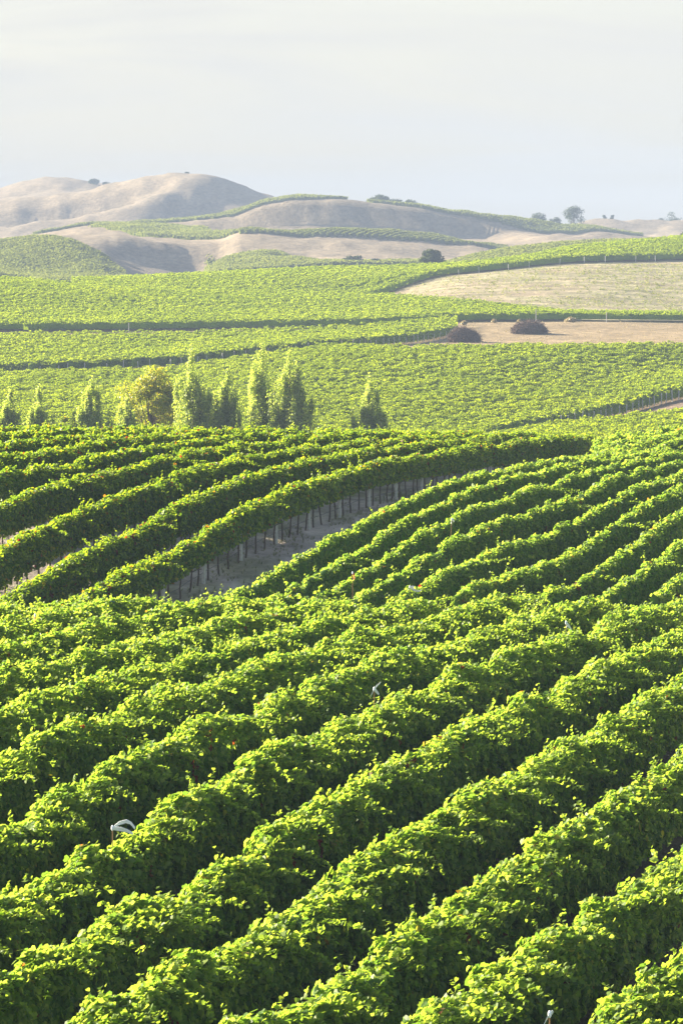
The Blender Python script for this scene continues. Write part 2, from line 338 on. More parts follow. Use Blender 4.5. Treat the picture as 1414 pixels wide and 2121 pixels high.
wire_m = plain('trellis_wire', (.2, .2, .2), (.4, .4, .4), 5, .4, .8)
hose_m = plain('drip_hose', (.02, .02, .02), (.05, .05, .05), 5, .5)
twig_m = plain('dead_cane', (.07, .045, .035), (.22, .15, .115), 3)
ribbon_m = plain('silver_ribbon', (.78, .86, .97), (.9, .94, 1.0), 20, .3, 0)
red_m = plain('red_ribbon', (.5, .05, .04), (.7, .12, .1), 20, .4)
blue_m = plain('blue_plastic', (.08, .3, .6), (.2, .5, .8), 20, .4)
stake_m = plain('cane_stake', (.35, .16, .06), (.6, .34, .16), 20, .7)

# ------------------------------------------------------------------ ground sheet
SL0 = tan(radians(17.5))
def col_at(u_poly_pts, u): return np.interp(u, *zip(*u_poly_pts))
UU = np.repeat(GU[None, :], len(GY), 0)
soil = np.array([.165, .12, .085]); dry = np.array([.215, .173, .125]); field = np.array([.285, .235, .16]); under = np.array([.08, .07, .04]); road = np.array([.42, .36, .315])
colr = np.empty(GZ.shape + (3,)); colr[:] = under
nn_ = vn(XX / 3, YY / 3, 11)[..., None]
# tracks and open soil between the near blocks
m = ((YY > 118) & (YY < 260)); colr[m] = road
g = np.clip(vn(XX / .9, YY / 2.2, 12) * 1.3 + vn(XX / 4, YY / 9, 13), 0, 1)[..., None] * m[..., None]
colr = colr * (1 - .55 * g) + np.array([.17, .19, .07]) * .55 * g
rut = XX - (-48.6 + SL0 * YY) ; rut = np.exp(-((rut + 2.1) / .28) ** 2) + np.exp(-((rut + 3.7) / .28) ** 2)
colr *= (1 + .28 * (rut * ((YY > 128) & (YY < 240)))[..., None])
m = (YY > 480) & (YY < 560) & (UU > 1050); colr[m] = (.18, .135, .10)
H_FRONT = [(-700, 2000), (700, 930), (760, 925), (850, 945), (930, 965), (1060, 975), (1200, 988), (1414, 1000), (2400, 1010)]
F_BACK = [(-900, 962), (0, 962), (200, 935), (350, 912), (707, 912), (860, 880), (940, 862), (1180, 838), (1414, 815), (1500, 800), (2400, 800)]
STRIP_FRONT = [(-900, 1e4), (690, 1e4), (700, 668), (780, 656), (860, 650), (2400, 652)]
m = (YY > col_at(STRIP_FRONT, UU)) & (YY < 795); colr[m] = (.235, .182, .115)
m = (UU < 945) & (YY > 735) & (YY < 790); colr[m] = (.18, .13, .095)
m = (UU > 700) & (YY > col_at(F_BACK, UU)) & (YY < col_at(H_FRONT, UU) + 3); colr[m] = field
m = YY > 1110; colr[m] = dry
# bare soil scuffs and greener draws on the far hills
t = np.clip(vn(XX / 60, YY / 60, 14) * .7 + vn(XX / 14, YY / 22, 15) * .5, -1, 1)[..., None] * m[..., None]
colr = colr * (1 - .0 * t) + t * np.array([.035, .025, .015])
pt = (YY > 1150) & (YY < 1470) & (UU > 140) & (UU < 420) & (np.abs(GZ) < 1e9)
sp_ = m_f = ((UU > 700) & (YY > 800) & (YY < 1015) & (YY > col_at(F_BACK, UU)) & (YY < col_at(H_FRONT, UU) + 3))[..., None]
fur = np.sin((YY - .06 * XX) * 2 * pi / 8.5 + 1.2 * vn(XX / 20, YY / 12, 17)) * (.5 + .5 * vn(XX / 14, YY / 5, 18))
colr = colr * (1 + .17 * fur[..., None] * m_f * 1.5)
colr = colr + m_f * np.clip(.5 + vn(XX / 11, YY / 6, 19) + (UU - 1000) / 700, 0, 1)[..., None] * np.array([-.028, .0, -.016])
colr *= (1 + .10 * nn_)
colr = np.clip(colr, .01, .8)
rows_, cols_ = GZ.shape
V = np.stack([XX, YY, GZ], -1).reshape(-1, 3)
ii, jj = np.meshgrid(np.arange(rows_ - 1), np.arange(cols_ - 1), indexing='ij')
F = np.stack([ii*cols_+jj, ii*cols_+jj+1, (ii+1)*cols_+jj+1, (ii+1)*cols_+jj], -1).reshape(-1, 4)
gm = mat('hill_ground'); nt = gm.node_tree; N = nt.nodes.new; L = nt.links.new
at = N('ShaderNodeAttribute'); at.attribute_name = 'cover'
tc = N('ShaderNodeTexCoord'); n1 = N('ShaderNodeTexNoise'); n1.inputs['Scale'].default_value = .45; n1.inputs['Detail'].default_value = 9; n1.inputs['Roughness'].default_value = .7
L(tc.outputs['Object'], n1.inputs['Vector'])
n2 = N('ShaderNodeTexNoise'); n2.inputs['Scale'].default_value = .09; n2.inputs['Detail'].default_value = 8; L(tc.outputs['Object'], n2.inputs['Vector'])
mr = N('ShaderNodeMapRange'); mr.inputs[1].default_value = .3; mr.inputs[2].default_value = .7; mr.inputs[3].default_value = .55; mr.inputs[4].default_value = 1.42; L(n1.outputs['Fac'], mr.inputs[0])
mr2 = N('ShaderNodeMapRange'); mr2.inputs[1].default_value = .3; mr2.inputs[2].default_value = .7; mr2.inputs[3].default_value = .8; mr2.inputs[4].default_value = 1.2; L(n2.outputs['Fac'], mr2.inputs[0])
mm = N('ShaderNodeMath'); mm.operation = 'MULTIPLY'; L(mr.outputs[0], mm.inputs[0]); L(mr2.outputs[0], mm.inputs[1])
n3 = N('ShaderNodeTexNoise'); n3.inputs['Scale'].default_value = 5; n3.inputs['Detail'].default_value = 8; n3.inputs['Roughness'].default_value = .75; L(tc.outputs['Object'], n3.inputs['Vector'])
mr3 = N('ShaderNodeMapRange'); mr3.inputs[1].default_value = .3; mr3.inputs[2].default_value = .7; mr3.inputs[3].default_value = .75; mr3.inputs[4].default_value = 1.25; L(n3.outputs['Fac'], mr3.inputs[0])
m3 = N('ShaderNodeMath'); m3.operation = 'MULTIPLY'; L(mm.outputs[0], m3.inputs[0]); L(mr3.outputs[0], m3.inputs[1])
vm = N('ShaderNodeVectorMath'); vm.operation = 'SCALE'; L(at.outputs['Color'], vm.inputs[0]); L(m3.outputs[0], vm.inputs['Scale'])
p = N('ShaderNodeBsdfPrincipled'); p.inputs['Roughness'].default_value = .95; p.inputs['Specular IOR Level'].default_value = .1; L(vm.outputs[0], p.inputs['Base Color'])
b = N('ShaderNodeBump'); b.inputs['Strength'].default_value = .8; b.inputs['Distance'].default_value = .6; L(n1.outputs['Fac'], b.inputs['Height']); L(b.outputs[0], p.inputs['Normal'])
o = N('ShaderNodeOutputMaterial'); L(p.outputs[0], o.inputs['Surface'])
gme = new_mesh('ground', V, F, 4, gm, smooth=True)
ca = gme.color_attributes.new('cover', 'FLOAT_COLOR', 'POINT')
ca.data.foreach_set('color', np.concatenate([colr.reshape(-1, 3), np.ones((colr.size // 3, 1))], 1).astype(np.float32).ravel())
tag(link('ground', gme), 'rolling hills, tracks and dry grass slopes', 'ground', kind='structure')

# ------------------------------------------------------------------ near vine rows
def row_foliage(x0, slope, Y0, Y1, W, kind, dens, size, top=1.9, bot=.5, hw=.36, seed=0, mats=None, shoots=True, left=.5, bulge=.13, gaps=(), kc=0.0, sh=1.0, am=.19, ht=.5):
    """one hedge-like vine row on the line X = x0 + slope*Y (+ kc*(Y-Y0)^2)"""
    Lr = (Y1 - Y0) * math.hypot(1, slope)
    d = np.array([slope, 1.0]); d /= np.linalg.norm(d); nr = np.array([d[1], -d[0]])       # to the right of the row, towards the camera
    per = np.array([top - bot, 2 * hw, (top - bot) * left]); per_t = per.sum()
    n = int(Lr * per_t * dens)
    s = rng.uniform(0, Lr, n); q = rng.uniform(0, per_t, n)
    Tn = am * vn(s / .9, 0, seed) - .28 * am / .2 * np.clip(vn(s / 1.7, 0, seed + 9) - .45, 0, 1) + .09 * vn(s / .33, 0, seed + 1) + .08 * vn(s / 3.1, 0, seed + 2)
    tp = top + Tn
    w = np.empty(n); h = np.empty(n); nw = np.zeros(n); nh = np.zeros(n)
    A = q < per[0]; B = (q >= per[0]) & (q < per[0] + per[1]); D = q >= per[0] + per[1]
    hh = q / per[0]
    w[A] = hw * (1 - .25 * hh[A] ** 3); h[A] = bot + hh[A] * (tp[A] - bot - .08); nw[A] = 1; nh[A] = .25 + .5 * hh[A] ** 3
    qb = (q - per[0]) / per[1] * 2 - 1
    w[B] = qb[B] * hw * .95; h[B] = tp[B] - .16 * qb[B] ** 2; nw[B] = qb[B] * .8; nh[B] = 1
    hd = (q - per[0] - per[1]) / per[2]
    w[D] = -hw * (1 - .25 * hd[D] ** 3); h[D] = bot + hd[D] * (tp[D] - bot - .08); nw[D] = -1; nh[D] = .3
    bl = bulge * (vn(s / .42, q / .40, seed + 3) + .6 * vn(s / .19, q / .2, seed + 4)) + .05 * vn(s / 2.3, q / 1.2, seed + 5)
    dep = bl - rng.exponential(.05, n) * (1 + 1.6 * (h > top - .4)) + .03
    ln = np.hypot(nw, nh); w += dep * nw / ln; h += dep * nh / ln
    keep = rng.uniform(0, 1, n) < np.clip((h - bot + .15) / .25, .15, 1)
    for (ga, gb) in gaps: keep &= ~((s > ga) & (s < gb))
    rv = rng.uniform(0, 1, n) ** .85
    s, w, h, nw, nh, rv = [a[keep] for a in (s, w, h, nw, nh, rv)]
    sz = size * rng.uniform(.65, 1.2, len(s))
    Ns = rng.normal(0, .3, len(s))
    # clusters of red leaves hanging on the shaded side
    for k_ in range(int(Lr / 8)):
        s0, h0 = rng.uniform(0, Lr), rng.uniform(bot + .5, top - .1)
        rv[(np.abs(s - s0) < .06) & (np.abs(h - h0) < rng.uniform(.08, .3)) & (w > 0)] = rng.uniform(.9985, 1)
    # shoots: chains of leaves
    if shoots:
        S_, W_, H_, Z_, R_ = [], [], [], [], []
        for k in range(int(Lr / .8 * sh)):
            s0 = rng.uniform(0, Lr); ln_ = rng.uniform(.18, .55); m_ = max(3, int(ln_ / .034)); t_ = np.linspace(0, 1, m_)
            t0 = top + am * vn(np.array([s0 / .9]), 0, seed)[0] - .1
            a, b_ = rng.normal(0, .3), rng.normal(.1, .35)
            S_.append(s0 + a * t_ * ln_); W_.append(rng.uniform(-.25, .3) + b_ * t_ * ln_); H_.append(t0 + ln_ * t_ * rng.uniform(.6, 1)); Z_.append(size * (1 - .45 * t_)); R_.append(.55 + .4 * rng.uniform(size=m_))
        for k in range(int(Lr / 1.5 * sh ** 2)):
            s0 = rng.uniform(0, Lr); ln_ = rng.uniform(.35, 1.25) ** 1.3; m_ = int(ln_ / .024) + 2; t_ = np.linspace(0, 1, m_)
            t0 = top - rng.uniform(-.05, .5); dr = rng.uniform(-.35, .15)
            S_.append(s0 + t_ * ln_ * rng.normal(.15, .5)); W_.append(.22 + t_ * ln_ * .9); H_.append(t0 + .12 * np.sin(t_ * 2.6) + dr * t_ ** 2 * ln_); Z_.append(size * (1.02 - .4 * t_)); R_.append(.5 + .4 * rng.uniform(size=m_))
        a_ = [np.concatenate(x) for x in (S_, W_, H_, Z_, R_)]
        k_ = np.ones(len(a_[0]), bool)
        for (ga, gb) in gaps: k_ &= ~((a_[0] > ga) & (a_[0] < gb))
        a_ = [x[k_] for x in a_]; m_ = len(a_[0])
        s = np.concatenate([s, a_[0]]); w = np.concatenate([w, a_[1] + rng.normal(0, .035, m_)]); h = np.concatenate([h, a_[2] + rng.normal(0, .035, m_)])
        sz = np.concatenate([sz, a_[3] * rng.uniform(.8, 1.1, m_)]); rv = np.concatenate([rv, np.clip(a_[4], 0, .94)])
        nw = np.concatenate([nw, rng.normal(.2, .6, m_)]); nh = np.concatenate([nh, np.full(m_, .9)]); Ns = np.concatenate([Ns, rng.normal(0, .4, m_)])
    Yc = Y0 + s * d[1]; xr = x0 + slope * Yc + kc * (Yc - Y0) ** 2
    X = xr + w * nr[0]; Y = Yc + w * nr[1]
    Z = gz(xr, Yc) + h
    Nn = np.stack([nw * nr[0] + Ns * d[0], nw * nr[1] + Ns * d[1], nh], 1)
    # leaves near the top turn their faces to the light
    Nn = norm(Nn) + SUNV * np.clip((h - top + .65) / .4, 0, 1)[:, None] * rng.uniform(.3, 1.5, len(h))[:, None]
    v, f, k = leaves(np.stack([X, Y, Z], 1), Nn, sz, kind)
    rnd = np.repeat(rv, k)
    # dark inner hull added to block sun and keep the visible side shaded
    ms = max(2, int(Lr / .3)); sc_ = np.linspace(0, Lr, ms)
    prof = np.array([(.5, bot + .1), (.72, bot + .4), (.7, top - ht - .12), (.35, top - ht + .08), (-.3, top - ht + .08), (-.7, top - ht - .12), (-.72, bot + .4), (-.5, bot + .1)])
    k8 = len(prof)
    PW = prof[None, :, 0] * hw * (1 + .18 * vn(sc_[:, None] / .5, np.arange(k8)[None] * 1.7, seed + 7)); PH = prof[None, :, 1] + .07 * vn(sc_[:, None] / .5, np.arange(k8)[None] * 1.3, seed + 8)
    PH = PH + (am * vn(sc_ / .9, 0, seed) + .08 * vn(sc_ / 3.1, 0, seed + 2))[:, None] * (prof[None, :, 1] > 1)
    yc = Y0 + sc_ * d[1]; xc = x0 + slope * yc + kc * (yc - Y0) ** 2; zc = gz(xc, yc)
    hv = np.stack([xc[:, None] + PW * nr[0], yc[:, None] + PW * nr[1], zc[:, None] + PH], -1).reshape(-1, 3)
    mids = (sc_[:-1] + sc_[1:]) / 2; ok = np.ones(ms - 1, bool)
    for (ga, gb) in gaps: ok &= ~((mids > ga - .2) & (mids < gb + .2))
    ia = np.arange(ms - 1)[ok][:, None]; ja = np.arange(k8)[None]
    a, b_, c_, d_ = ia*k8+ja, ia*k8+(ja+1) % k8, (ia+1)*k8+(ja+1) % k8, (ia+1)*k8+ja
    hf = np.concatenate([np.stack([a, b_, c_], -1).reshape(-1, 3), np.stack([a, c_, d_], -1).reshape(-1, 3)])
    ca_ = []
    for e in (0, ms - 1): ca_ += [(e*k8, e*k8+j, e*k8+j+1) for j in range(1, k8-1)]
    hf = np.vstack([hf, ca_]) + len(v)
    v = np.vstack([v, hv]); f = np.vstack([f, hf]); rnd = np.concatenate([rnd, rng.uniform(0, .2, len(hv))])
    return new_mesh('foliage', v, f, 3, mats or vine_m, rnd)

ORD = ['first', 'second', 'third', 'fourth', 'fifth', 'sixth', 'seventh', 'eighth', 'ninth', 'tenth', 'eleventh', 'twelfth', 'thirteenth', 'fourteenth', 'fifteenth', 'sixteenth', 'seventeenth', 'eighteenth']
def yrange(x0, slope, Ya, Yb, ua=-60, ub=1470, pad=2.5):
    """the stretch of a row that can be in view, plus a few metres"""
    y = np.linspace(Ya, Yb, 800); u = U(x0 + slope * y, y)
    ok = (u > ua) & (u < ub)
    if not ok.any(): return None
    return max(Ya, y[ok].min() - pad), min(Yb, y[ok].max() + pad)
SL = tan(radians(17.5))
# block A: the foreground slope
ROWS_A = []
kk = 0
for k in range(-2, 13):
    x0 = -(17.27 + 2.558 * k)
    yr = yrange(x0, SL, 50, 121.5)
    if not yr or yr[1] - yr[0] < 1.5: continue
    ya, yb = yr
    ymid = (ya + yb) / 2
    # finer leaves on the close stretch, simpler ones on the far stretch
    ys = 84
    segs = [(ya, min(yb, ys), 9, 310, .132), (max(ya, ys), yb, 6, 260, .132)]
    root = empty('vine_row', (x0 + SL * ya, ya, float(gz(x0 + SL * ya, ya))))
    for (a, b_, kd, dn, sz) in segs:
        if b_ - a < .4: continue
        me = row_foliage(x0, SL, a, b_, 0, kd, dn, sz, 1.87, .42, .36, 100 + k * 20, sh=1.6, am=.15, ht=.6, bulge=.11)
        me.transform(__import__('mathutils').Matrix.Translation(-root.location))
        link('foliage', me, root)
    lab = 'lowest leafy green vine row, cut by the bottom right corner' if kk == 0 else f'{ORD[kk]} leafy foreground vine row counted upward from the bottom right corner'
    tag(root, lab, 'vine row', 'vine rows on the foreground slope'); kk += 1
# block B: the right-hand slope beyond
kk = 0
for n_ in range(0, 10):
    x0 = -(48.34 - 2.234 * n_)
    yr = yrange(x0, SL, 130.5 if n_ > 0 else 136, 226, 0, 1470)
    if not yr or yr[1] - yr[0] < 3: continue
    ya, yb = yr
    me = row_foliage(x0, SL, ya, yb, 0, 6, 210, .135, 1.88, .35, .23, 500 + n_ * 20, sh=.42, am=.12, ht=.2, bulge=.09)
    o = link('vine_row', me)
    lab = 'vine row bordering the bare dirt track, upper edge of the right-hand block' if kk == 0 else f'{ORD[kk]} vine row below the dirt track in the middle right-hand block'
    tag(o, lab, 'vine row', 'vine rows of the right-hand block'); kk += 1
for n_ in range(1, 6):                       # short rows that fill the brow above, right of the long hedge
    x0 = -(48.34 + 2.234 * n_)
    ya = 196 + 3 * n_
    yr = yrange(x0, SL, ya, 232, 1238, 1500, 0)
    if not yr or yr[1] - yr[0] < 3: continue
    me = row_foliage(x0, SL, yr[0], yr[1], 0, 4, 110, .19, 1.85, .35, .34, 800 + n_ * 20, shoots=True)
    tag(link('vine_row', me), f'{ORD[n_-1]} short vine row on the brow right of the long hedge end', 'vine row', 'short vine rows on the right-hand brow')

# block C: hedge rows on the left-hand knoll, with trunks and posts showing
def trunk_mesh(sd_):
    r = np.random.default_rng(sd_); mb = MB(); z = np.linspace(-.15, 1.0, 7)
    x = np.cumsum(r.normal(0, .012, 7)); y = np.cumsum(r.normal(0, .012, 7))
    mb.tube(np.stack([x, y, z], 1), np.linspace(.045, .03, 7), 6)
    mb.tube([(x[5], y[5], .82), (x[5] + .05, y[5] + .22, .93), (x[5] + .08, y[5] + .5, .95)], [.022, .018, .012], 6)
    mb.tube([(x[5], y[5], .82), (x[5] - .05, y[5] - .22, .93), (x[5] - .08, y[5] - .5, .95)], [.022, .018, .012], 6)
    return new_mesh('trunk', np.vstack(mb.v), np.vstack(mb.f), 4, bark_m, None, True)
TR = [trunk_mesh(s) for s in range(5)]
def box_mb(mb, c, s, r=.5):
    x, y, z = np.array(s) / 2
    v = np.array([(a * x, b * y, c_ * z) for a in (-1, 1) for b in (-1, 1) for c_ in (-1, 1)]) + np.array(c)
    mb.add(v, [(0, 1, 3, 2), (4, 6, 7, 5), (0, 4, 5, 1), (2, 3, 7, 6), (0, 2, 6, 4), (1, 5, 7, 3)], r)
pm = MB(); pm.tube([(0, 0, -.2), (0, 0, 1), (.01, 0, 2.02)], [.075, .072, .07], 8)
box_mb(pm, (0, .06, 1.5), (.03, .05, .05)); box_mb(pm, (0, .06, .9), (.03, .05, .05))
PO = new_mesh('post', np.vstack(pm.v), np.vstack(pm.f), 4, post_m, None, False)
SC = tan(radians(14))
for n_ in range(0, 9):
    x0 = -43.63 - 2.6 / cos(radians(14)) * n_
    yr = yrange(x0, SC, 128.5 if n_ else 131, 237 if n_ == 0 else 236, -60, 1300)
    ya, yb = yr
    if n_ >= 6: ya = max(ya, 170)
    root = empty('vine_row', (x0 + SC * ya, ya, float(gz(x0 + SC * ya, ya))))
    gaps = []
    # cross avenue seen near the middle of the knoll
    if 1 <= n_ <= 4:
        yg = -x0 / (SC + (707 - 354) / FOC) * 1.0
        sg = (yg - ya) / cos(radians(14)); gaps = [(sg - .45, sg + .55)]
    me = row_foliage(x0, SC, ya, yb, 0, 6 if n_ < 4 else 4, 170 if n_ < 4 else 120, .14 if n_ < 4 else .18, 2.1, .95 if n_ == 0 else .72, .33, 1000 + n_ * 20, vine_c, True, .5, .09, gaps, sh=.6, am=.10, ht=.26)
    me.transform(__import__('mathutils').Matrix.Translation(-root.location)); link('foliage', me, root)
    lab = ['tall hedge-like vine row beside the dirt track with bare trunks showing', 'second tall vine row behind the one at the dirt track', 'third tall vine row behind the dirt track on the knoll'][n_] if n_ < 3 else f'{ORD[n_]} vine row behind the dirt track, up on the left-hand knoll'
    tag(root, lab, 'vine row', 'hedge-like vine rows on the left-hand knoll')
    if n_ <= 3:
        lo = {0: 133, 1: 130, 2: 138, 3: 150}[n_]; hi = {0: 237, 1: 172, 2: 176, 3: 165}[n_]
        s_ = lo + .3; i_ = 0
        while s_ < min(hi, yb):
            x = x0 + SC * s_; z = float(gz(x, s_)); loc = Vector((x, s_, z)) - root.location
            if i_ < 75:
                t = link('trunk', TR[i_ % 5], root); t.location = loc + Vector((random.gauss(0, .03), 0, random.uniform(-.05, .05))); t.rotation_euler = (random.gauss(0, .04), random.gauss(0, .05), random.uniform(-.5, .5) - radians(14))
                t.scale = (1, 1, random.uniform(.95, 1.05))
            if i_ % 4 == 2:
                t = link('post', PO, root); t.location = loc + Vector((.14 + .0, .55, -.02)); t.rotation_euler = (random.gauss(0, .012), random.gauss(0, .012), 0)
            s_ += 1.36; i_ += 1
        if n_ < 2:
            yy = np.arange(lo, hi, 1.36); xx = x0 + SC * yy; mb = MB()
            mb.tube(np.stack([xx, yy, gz(xx, yy) + .45 + .02 * np.sin(yy * 2.3)], 1) - np.array(root.location), .012, 4); mb.build('drip_hose', hose_m, root)

# ------------------------------------------------------------------ vineyard blocks farther off (masses of leaves in rows)
def block(name, label, poly_uy, az, spacing, top, size, per_m, seed, mats=None, hull=True, bot=.9, hwid=.4, rough=.3, kind=4, ubounds=(-150, 1570), side=.35, step=None):
    """poly in (column, distance); rows along azimuth az"""
    poly = [(XU(u, Y), Y) for u, Y in poly_uy]
    P = np.array(poly); d = np.array([sin(radians(az)), cos(radians(az))]); nr = np.array([d[1], -d[0]])
    a0, a1 = (P @ nr).min(), (P @ nr).max(); b0, b1 = (P @ d).min(), (P @ d).max()
    rows = np.arange(math.ceil(a0 / spacing), math.floor(a1 / spacing) + 1) * spacing
    tot = int(len(rows) * (b1 - b0) * per_m)
    off = rng.choice(rows, tot); s = rng.uniform(b0, b1, tot)
    x = off * nr[0] + s * d[0]; y = off * nr[1] + s * d[1]
    ok = inside(poly, x, y); u = U(x, np.maximum(y, 1)); ok &= (u > ubounds[0]) & (u < ubounds[1])
    off, s = off[ok], s[ok]; n = len(s)
    tp = top + rough * vn(s / 1.3, off * 3.1, seed) + rough * .8 * vn(s / .6, off * 5.3, seed + 1) + .12
    ph = rng.uniform(0, 1, n)
    side_ = rng.uniform(0, 1, n) < side
    w = np.where(side_, rng.choice([-1, 1], n) * hwid, rng.uniform(-1, 1, n) * hwid)
    h = np.where(side_, bot + (tp - bot) * ph ** .7, tp - .25 * (w / hwid) ** 2 * 1.0)
    h += rng.normal(0, .05, n)
    nw = np.where(side_, np.sign(w), w / hwid * .7); nh = np.where(side_, .3, 1.0)
    xc = off * nr[0] + s * d[0]; yc = off * nr[1] + s * d[1]
    X = xc + w * nr[0]; Y = yc + w * nr[1]; Z = gz(xc, yc) + h
    v, f, k = leaves(np.stack([X, Y, Z], 1), norm(np.stack([nw * nr[0], nw * nr[1], nh], 1)) + SUNV * (rng.uniform(.2, 1.3, n) * (h > tp - .45))[:, None], size * rng.uniform(.7, 1.25, n), kind)
    rnd = np.repeat(np.clip(rng.uniform(0, 1, n) * .8 + .2 * vn(xc / 7, yc / 7, seed + 2), 0, 1), k)
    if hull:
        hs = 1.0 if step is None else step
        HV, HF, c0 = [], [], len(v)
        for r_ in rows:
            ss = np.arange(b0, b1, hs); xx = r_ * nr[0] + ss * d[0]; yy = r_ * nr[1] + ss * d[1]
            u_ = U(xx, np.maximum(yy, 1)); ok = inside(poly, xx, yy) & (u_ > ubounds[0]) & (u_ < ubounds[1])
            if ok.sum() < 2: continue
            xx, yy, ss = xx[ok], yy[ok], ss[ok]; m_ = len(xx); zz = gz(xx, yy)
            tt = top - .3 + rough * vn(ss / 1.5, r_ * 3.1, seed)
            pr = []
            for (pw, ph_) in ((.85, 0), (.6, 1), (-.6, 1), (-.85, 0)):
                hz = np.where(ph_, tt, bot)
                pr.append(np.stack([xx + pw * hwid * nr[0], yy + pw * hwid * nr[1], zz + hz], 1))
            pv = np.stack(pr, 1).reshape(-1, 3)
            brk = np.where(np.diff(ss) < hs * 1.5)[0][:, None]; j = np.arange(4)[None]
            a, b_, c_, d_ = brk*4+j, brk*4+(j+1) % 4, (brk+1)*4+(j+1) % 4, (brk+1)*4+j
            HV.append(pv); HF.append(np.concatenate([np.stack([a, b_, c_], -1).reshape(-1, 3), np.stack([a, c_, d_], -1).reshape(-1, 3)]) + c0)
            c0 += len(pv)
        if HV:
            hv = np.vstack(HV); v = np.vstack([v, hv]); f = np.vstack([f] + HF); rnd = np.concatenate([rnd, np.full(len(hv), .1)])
    o = link(name, new_mesh(name, v, f, 3, mats or vine_f, rnd))
    tag(o, label, 'vineyard', kind='stuff')
    return o, n
cnt = {}
E_FRONT = [(-700, 655), (0, 660), (350, 665), (560, 680), (707, 692), (945, 740)]
D_BACK = [(-700, 640), (0, 643), (350, 646), (560, 659), (707, 668), (780, 656), (860, 648), (1414, 650), (2000, 650)]
D_FRONT = [(2000, 620), (1414, 540), (1200, 505), (1020, 480), (960, 450), (-700, 450)]
cnt['D'] = block('vineyard_block', 'wide bright green vineyard filling the middle behind the poplars', D_BACK + D_FRONT, -60, 2.4, 1.9, .22, 78, 21)[1]
cnt['E'] = block('vineyard_block', 'narrow wedge of vineyard ending in posts left of the brush piles', E_FRONT + [(945, 774), (707, 764), (350, 761), (0, 758), (-700, 757)], -60, 2.4, 2.0, .28, 46, 22, bot=.7)[1]
F_FRONT = [(-700, 782), (0, 785), (350, 786), (707, 788), (940, 792), (1340, 800), (1500, 800)]
def edge_wall(name, label, pts, top, seed, bot=.35):  # leafy curtain added across the row ends so the edge falls dark
    for (u1, Y1), (u2, Y2) in zip(pts[:-1], pts[1:]):
        a = np.array([XU(u1, Y1), Y1]); b_ = np.array([XU(u2, Y2), Y2]); d = (b_ - a) / np.linalg.norm(b_ - a)
        x0 = a[0] - d[0] / d[1] * a[1]
        if abs(d[1]) < .05: continue
        me = row_foliage(x0, d[0] / d[1], min(Y1, Y2), max(Y1, Y2), 0, 4, 26, .3, top, bot, .45, seed, vine_f, False, .5, .16, am=.3, ht=.15)
        o = link(name, me); tag(o, label, 'vineyard', kind='stuff')
edge_wall('vineyard_edge', 'ragged leafy curtain added as shaded row ends of the wide vineyard beside the soil track', [(1008, 478), (1200, 506), (1414, 541), (1560, 562)], 1.8, 951)
edge_wall('vineyard_edge', 'leafy curtain added as shaded row ends below the vineyard wedge', [(60, 661), (350, 666.5), (560, 681.5), (707, 693.5), (945, 741.5)], 1.9, 961)
cnt['F'] = block('vineyard_block', 'long vineyard slope below the left-hand crest, tapering away to the right', F_FRONT + [(1414, 815), (1180, 838), (940, 860), (860, 878), (707, 912), (350, 912), (200, 935), (0, 965), (-700, 965)], 85.7, 2.6, 1.9, .27, 50, 23, bot=.5, rough=.33)[1]
cnt['G'] = block('vineyard_block', 'vineyard cresting the hill above the bare field and behind the slope', [(150, 940), (350, 930), (700, 932), (760, 927), (850, 947), (930, 967), (1060, 977), (1200, 990), (1414, 1002), (2000, 1010), (2000, 1110), (1414, 1110), (1200, 1080), (957, 1045), (707, 1050), (350, 1040), (150, 1020)], 86, 2.5, 1.95, .29, 46, 24, bot=.4, rough=.33)[1]
cnt['J'] = block('vineyard_block', 'vineyard patch in the dip right of the hedge end, below the soil track', [(900, 330), (1700, 330), (1700, 486), (1414, 484), (1300, 478), (1120, 470), (900, 450)], -60, 2.4, 1.9, .24, 60, 25, ubounds=(950, 1520))[1]
# far hill patches
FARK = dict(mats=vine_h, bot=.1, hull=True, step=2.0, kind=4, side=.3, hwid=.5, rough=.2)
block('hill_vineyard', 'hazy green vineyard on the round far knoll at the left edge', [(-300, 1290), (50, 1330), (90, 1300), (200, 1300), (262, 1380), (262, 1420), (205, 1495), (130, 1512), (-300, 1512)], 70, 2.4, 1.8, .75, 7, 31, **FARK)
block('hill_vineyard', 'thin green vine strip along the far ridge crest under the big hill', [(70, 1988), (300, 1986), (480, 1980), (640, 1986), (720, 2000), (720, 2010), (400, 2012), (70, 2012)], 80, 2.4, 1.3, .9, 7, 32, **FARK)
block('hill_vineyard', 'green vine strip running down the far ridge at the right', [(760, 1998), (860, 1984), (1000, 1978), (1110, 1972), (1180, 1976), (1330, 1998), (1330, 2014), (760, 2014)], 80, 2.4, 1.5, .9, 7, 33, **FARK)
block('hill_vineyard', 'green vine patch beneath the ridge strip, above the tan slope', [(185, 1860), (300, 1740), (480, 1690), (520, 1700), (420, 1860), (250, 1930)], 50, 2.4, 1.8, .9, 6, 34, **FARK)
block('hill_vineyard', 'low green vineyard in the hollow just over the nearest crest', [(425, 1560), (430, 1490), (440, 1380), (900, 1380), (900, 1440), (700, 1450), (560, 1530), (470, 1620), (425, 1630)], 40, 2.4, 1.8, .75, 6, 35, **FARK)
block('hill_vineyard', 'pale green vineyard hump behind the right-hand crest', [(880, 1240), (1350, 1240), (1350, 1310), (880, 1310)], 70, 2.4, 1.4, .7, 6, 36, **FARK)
block('hill_vineyard', 'band of separate striped vine rows across the distant tan slope', [(495, 1654), (1050, 1654), (1050, 1684), (495, 1684)], 25, 2.9, 1.7, .65, 12, 37, **dict(FARK, hwid=.35, rough=.1))

